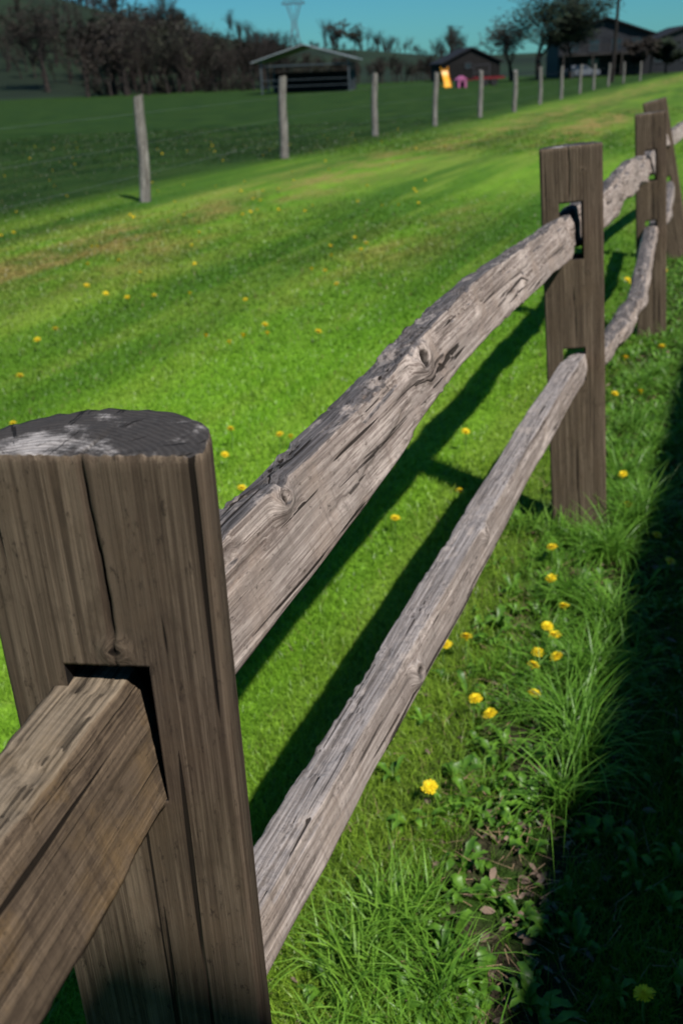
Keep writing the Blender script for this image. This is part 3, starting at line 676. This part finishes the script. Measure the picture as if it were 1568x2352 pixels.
# ------------------------------------------------------------------ buildings
roofd=simple_mat("dark_shingle_roof",(.013,.013,.016),.8,.3,4)
sid=simple_mat("grey_siding",(.019,.021,.026),.7,.15,3)
brn=simple_mat("dark_barn_boards",(.009,.008,.008),.8,.3,3)
trm=simple_mat("grey_trim_paint",(.045,.045,.052),.6,.1,3)
gls=simple_mat("window_glass",(.02,.03,.04),.12,.2,1,0,.6)
stl=simple_mat("galvanised_steel",(.09,.11,.12),.5,.12,2,.3)
rst=simple_mat("sheet_roof_steel",(.30,.34,.36),.5,.15,1,.1)
def gable(name,loc,rz,w,dp,eh,ph,wallm,roofm,over=.35,label="",cat="house"):
    e=bpy.data.objects.new(name,None); COL.objects.link(e); e.location=loc; e.rotation_euler=(0,0,rz); tag(e,label,cat)
    mb=MB(); prof=[(-w/2,0),(w/2,0),(w/2,eh),(0,ph),(-w/2,eh)]
    vs=[(x,0,z) for x,z in prof]+[(x,dp,z) for x,z in prof]
    mb.add(vs,[(0,1,2,3,4),(9,8,7,6,5)]+[(i,(i+5),(i+1)%5+5,(i+1)%5) for i in range(5) if i not in(2,3)])
    z=.25
    while z<eh-.1:
        mb.box((0,-.015,z),(w+.04,.03,.03),0); z+=.25
    mb.obj("wall",[wallm],e)
    rb=MB(); sl=(ph-eh)/(w/2)
    for sg in(-1,1):
        x0=0; x1=sg*(w/2+over); z0=ph+.03; z1=ph+.03-sl*(w/2+over); y0=-over; y1=dp+over; th=.16
        vs=[(x0,y0,z0),(x1,y0,z1),(x1,y1,z1),(x0,y1,z0),(x0,y0,z0+th),(x1,y0,z1+th),(x1,y1,z1+th),(x0,y1,z0+th)]
        rb.add(vs,[(0,1,2,3),(7,6,5,4),(0,4,5,1),(1,5,6,2),(2,6,7,3),(3,7,4,0)])
    rb.obj("roof",[roofm],e); return e
def window(parent,x,z,w,h,y=-.05):
    mb=MB(); f=.09
    mb.box((x-w/2,y,z),(f,.09,h+f),0);mb.box((x+w/2,y,z),(f,.09,h+f),0);mb.box((x,y-.003,z-h/2),(w-f,.1,f),0);mb.box((x,y-.003,z+h/2),(w-f,.1,f),0);mb.box((x,y,z),(.05,.06,h-f),0);mb.box((x,y+.02,z),(w-f,.02,h-f),1)
    return mb.obj("window",[trm,gls],parent)
def door(parent,x,w,h,m,y=-.05):
    mb=MB(); mb.box((x,y,h/2),(w,.06,h),0); mb.box((x,y-.05,h*.5),(w*.9,.03,.1),1)
    mb.box((x-w/2-.05,y,h/2),(.1,.1,h),1);mb.box((x+w/2+.05,y,h/2),(.1,.1,h),1);mb.box((x,y,h+.05),(w+.2,.1,.1),1)
    return mb.obj("door",[m,trm],parent)
H1=gable("house",(ux(1385)*112,112,0),R(-6),9.6,12,3.9,5.5,sid,roofd,.5,"dark grey two-storey gabled house with balcony")
for x_ in(-3.2,-1.1,1.2,3.3): window(H1,x_,3.0,1.1,1.2)
window(H1,-1.1,1.1,1.2,1.2); door(H1,1.4,1.0,2.05,brn)
mb=MB(); mb.box((0,-1.2,2.15),(9.4,2.2,.12))
for i in range(24): mb.box((-4.6+i*.4,-2.25,2.6),(.05,.05,.8))
mb.box((0,-2.25,3.02),(9.4,.08,.06))
for x_ in(-4.5,-1.5,1.5,4.5): mb.box((x_,-2.2,1.04),(.14,.14,2.08))
mb.obj("balcony",[simple_mat("deck_wood",(.04,.036,.032),.8,.3,3)],H1)
H2=gable("house",(ux(1560)*120,118,0),R(-4),11,9,2.7,4.6,sid,roofd,.4,"low grey side building with shallow gabled roof")
for x_ in(-3,0,3): window(H2,x_,1.6,1.1,1.0)
B=gable("barn",(ux(1082)*123,123,0),R(4),6.8,8,1.9,3.4,brn,roofd,.3,"small dark barn with low gabled roof",cat="barn")
door(B,1.2,1.8,1.6,brn); window(B,-.4,1.6,.7,.6)
E=bpy.data.objects.new("shelter",None); COL.objects.link(E); E.location=(ux(700)*88,88,0); E.rotation_euler=(0,0,R(-5)); tag(E,"open-sided gabled metal farm shelter with pale frame","shelter")
mb=MB(); w_=8.0; eh=2.55; ph=3.65
for y0 in(0,4,8):
    for x_ in(-w_/2+.3,w_/2-.3): mb.box((x_,y0,eh/2),(.12,.12,eh))
    mb.box((0,y0,eh-.4),(w_-.7,.08,.08))
for z in(.55,1.05): mb.box((0,.02,z),(w_-.75,.04,.04))
mb.obj("frame",[stl],E)
rb=MB()
for sg in(-1,1):
    x1=sg*(w_/2+.45); z1=ph-(ph-eh)/(w_/2)*(w_/2+.45); th=.07
    vs=[(0,-.5,ph),(x1,-.5,z1),(x1,9,z1),(0,9,ph),(0,-.5,ph+th),(x1,-.5,z1+th),(x1,9,z1+th),(0,9,ph+th)]
    rb.add(vs,[(0,1,2,3),(7,6,5,4),(0,4,5,1),(1,5,6,2),(2,6,7,3),(3,7,4,0)])
rb.obj("roof",[rst],E)
mb=MB(); mb.box((0,8.1,.8),(w_-.3,.06,1.6)); mb.obj("low_wall",[brn],E)

# unseen building added beside the fence to cast shade along its foot
def wing(e,a0,a1,P_,Hh,dp,Hr):
    mb=MB(); vs=[]
    for a_ in(a0,a1):
        for pz in((P_,0),(P_+dp,0),(P_+dp,Hh),(P_+dp/2,Hr),(P_,Hh)): vs.append(F(a_,pz[0],pz[1]))
    mb.add(vs,[(0,1,2,3,4),(9,8,7,6,5)]+[(i,i+5,(i+1)%5+5,(i+1)%5) for i in(0,1,4)]); mb.obj("wall",[brn],e)
    rb=MB(); sl=(Hr-Hh)/(dp/2)
    for sg in(-1,1):
        c_=P_+dp/2; p1=c_+sg*(dp/2+.0 if sg<0 else dp/2+.3); z1=Hr-sl*abs(p1-c_)
        vs=[F(a0,c_,Hr+.01),F(a0,p1,z1+.01),F(a1,p1,z1+.01),F(a1,c_,Hr+.01),F(a0,c_,Hr+.1),F(a0,p1,z1+.05),F(a1,p1,z1+.05),F(a1,c_,Hr+.1)]
        rb.add(vs,[(0,1,2,3),(7,6,5,4),(0,4,5,1),(1,5,6,2),(2,6,7,3),(3,7,4,0)])
    rb.obj("roof",[roofd],e)
e=bpy.data.objects.new("shade_building",None); COL.objects.link(e); tag(e,"long dark boarded building, unseen, added to shade the fence foot","shade building")
wing(e,-.86,6.0,2.08,2.92,5,4.0)
wing(e,-12,-.88,2.08,3.98,5,4.4)  # taller wing added to shade the near post and darken the foreground

# ------------------------------------------------------------------ pylons and pole
pyl=simple_mat("pylon_steel",(.10,.15,.17),.5,.1,.5,.2)
def pylon(u,Dd,vtop,label):
    x=ux(u)*Dd; z0=hill_h(x,Dd)-1; Ht=HC+Dd*(vh(u)-vtop)/2645-z0; mb=MB(); r=.30
    wz=Ht*.62; hb=Ht*.14; hw=Ht*.035; ht=Ht*.14
    def sq(h,z): return [Vector((a*h,b*h,z)) for a,b in((-1,-1),(1,-1),(1,1),(-1,1))]
    levels=[(hb,0),(hb*.75,Ht*.2),(hb*.5,Ht*.4),(hw,wz)]
    for (h0,z0_),(h1,z1_) in zip(levels[:-1],levels[1:]):
        A=sq(h0,z0_);Bq=sq(h1,z1_)
        for i in range(4):
            mb.tube(A[i],Bq[i],r,r,4); mb.tube(A[i],Bq[(i+1)%4],r*.6,r*.6,4); mb.tube(A[(i+1)%4],Bq[i],r*.6,r*.6,4); mb.tube(Bq[i],Bq[(i+1)%4],r*.6,r*.6,4)
    for sg in(-1,1):
        for yy in(-hw,hw):
            mb.tube((sg*hw,yy,wz),(sg*ht,yy*.6,Ht*.93),r,r,4); mb.tube((-sg*hw*.2,yy,wz+Ht*.02),(sg*ht*.55,yy*.6,Ht*.93),r*.6,r*.6,4)
    aw=Ht*.22
    for yy in(-hw*.5,hw*.5): mb.tube((-aw,yy,Ht*.93),(aw,yy,Ht*.93),r,r,4); mb.tube((-aw,yy,Ht*.93),(-ht,yy,Ht),r*.7,r*.7,4); mb.tube((aw,yy,Ht*.93),(ht,yy,Ht),r*.7,r*.7,4); mb.tube((-ht,yy,Ht),(ht,yy,Ht),r*.7,r*.7,4)
    for i in range(-5,6): mb.tube((i*aw/5.5,0,Ht*.93),((i+.5)*aw/5.5,0,Ht*.93+Ht*.05*(1-abs(i)/6)),r*.5,r*.5,3)
    o=mb.obj("electricity_pylon",[pyl],loc=(x,Dd,z0)); tag(o,label,"electricity pylon","lattice electricity pylons on the hills"); return o
pylon(682,420,4,"tall grey steel lattice pylon on the ridge")
pylon(232,430,-50,"steel lattice pylon rising behind the trees")
mb=MB(); mb.tube((0,0,-.3),(0.1,0,9.5),.15,.10,8); mb.box((0.1,0,9.0),(1.8,.1,.12)); 
for x_ in(-.7,0,.9): mb.tube((x_,0,9.05),(x_,0,9.25),.04,.05,6)
o=mb.obj("utility_pole",[simple_mat("pole_wood",(.02,.016,.014),.9,.3,2)],loc=(ux(1407)*76,76,0)); tag(o,"tall dark wooden utility pole near the house","utility pole")

# ------------------------------------------------------------------ toys, trailer, car
yl=simple_mat("yellow_plastic",(.80,.38,.03),.4,.08,2); pk=simple_mat("pink_plastic",(.42,.12,.25),.4,.1,3); rd_=simple_mat("red_paint",(.16,.012,.016),.4,.15,3); blk=simple_mat("tyre_rubber",(.02,.02,.02),.8,.2,5)
e=bpy.data.objects.new("playground_slide",None); COL.objects.link(e); e.location=(ux(1018)*79,79,0); e.rotation_euler=(0,0,R(100)); tag(e,"yellow plastic playground slide on the grass","slide")
mb=MB(); prev=None
for i in range(13):
    f=i/12; x_=-.2-1.0*f; z_=1.35*(1-f)**1.2*(1-.1*math.sin(f*6))+.12*f
    if prev:
        (xa,za)=prev; mb.add([(xa,-.28,za),(x_,-.28,z_),(x_,.28,z_),(xa,.28,za)],[(0,1,2,3)])
        for s_ in(-.28,.28): mb.add([(xa,s_,za),(x_,s_,z_),(x_,s_,z_+.2),(xa,s_,za+.2)],[(0,1,2,3)])
    prev=(x_,z_)
mb.obj("chute",[yl],e)
mb=MB()
for s_ in(-.28,.28): mb.tube((.35,s_,0),(-.15,s_,1.5),.05,.05,6)
for i in range(5): mb.tube((.35-.09*i,-.28,.2+.26*i),(.35-.09*i,.28,.2+.26*i),.035,.035,6)
mb.box((-.15,0,1.33),(.3,.6,.05)); mb.obj("ladder",[yl],e)
e=bpy.data.objects.new("toy_playhouse",None); COL.objects.link(e); e.location=(ux(1058)*80,80,0); e.rotation_euler=(0,0,R(15)); tag(e,"small pink plastic playhouse on the grass","playhouse")
mb=MB(); mb.box((-.27,0,.3),(.16,.6,.6)); mb.box((.27,0,.3),(.16,.6,.6)); mb.box((0,.27,.3),(.38,.06,.6)); mb.box((0,0,.52),(.38,.6,.16)); mb.obj("wall",[pk],e)
mb=MB(); mb.add([(-.42,-.36,.58),(.42,-.36,.58),(.42,.36,.58),(-.42,.36,.58),(-.0,-.36,.85),(0,.36,.85)],[(0,4,5,3),(4,1,2,5),(0,1,4),(3,5,2),(3,2,1,0)]); mb.obj("roof",[pk],e)
e=bpy.data.objects.new("flatbed_trailer",None); COL.objects.link(e); e.location=(ux(1122)*84,84,0); tag(e,"low red flatbed trailer parked by the barn","trailer")
mb=MB(); mb.box((0,0,.55),(2.4,1.2,.1)); mb.box((-1.5,0,.5),(.7,.08,.08)); 
for y_ in(-.58,.58): mb.box((0,y_,.64),(2.4,.04,.08))
mb.obj("bed",[rd_],e)
for x_ in(-.35,.35):
    for y_ in(-.5,.5):
        mb=MB(); mb.tube((x_,y_-.09,.28),(x_,y_+.09,.28),.28,.28,14); mb.obj("wheel",[blk],e)
e=bpy.data.objects.new("parked_car",None); COL.objects.link(e); e.location=(ux(1335)*106,106,0); e.rotation_euler=(0,0,R(3)); e.scale=(.8,.8,.8); tag(e,"pale car parked in front of the house","car")
mb=MB(); prof=[(-2.1,.32),(2.15,.32),(2.2,.75),(1.95,.88),(1.0,.95),(-1.75,1.0),(-2.15,.85)]
vs=[(x,-.85,z) for x,z in prof]+[(x,.85,z) for x,z in prof]; n=len(prof)
mb.add(vs,[tuple(range(n)),tuple(range(2*n-1,n-1,-1))]+[(i,i+n,(i+1)%n+n,(i+1)%n) for i in range(n)])
cp=[(1.0,.95),(.35,1.42),(-1.15,1.45),(-1.75,1.0)]
vs=[(x,-.85+.12*(z>1.1),z) for x,z in cp]+[(x,.85-.12*(z>1.1),z) for x,z in cp]
mb.add(vs,[(0,1,2,3),(7,6,5,4),(0,4,5,1),(1,5,6,2),(2,6,7,3)])
mb.obj("body",[simple_mat("pale_car_paint",(.12,.13,.15),.4,.04,1,0,.3)],e)
for (xa,xb) in((-1.05,-.35),(-.27,.5)):
    mb=MB(); mb.add([(xa-.2*(xa<-.9),-.862,1.02),(xb+.2*(xb>.4),-.862,1.02),(xb-.1*(xb>.4),-.768,1.36),(xa,-.768,1.36)],[(0,1,2,3)]); mb.obj("window",[gls],e)
for x_ in(-1.35,1.35):
    for y_ in(-.78,.78):
        mb=MB(); mb.tube((x_,y_-.11,.33),(x_,y_+.11,.33),.33,.33,18,0); mb.tube((x_,y_-.118,.33),(x_,y_+.118,.33),.19,.19,12,1); mb.obj("wheel",[blk,stl],e)
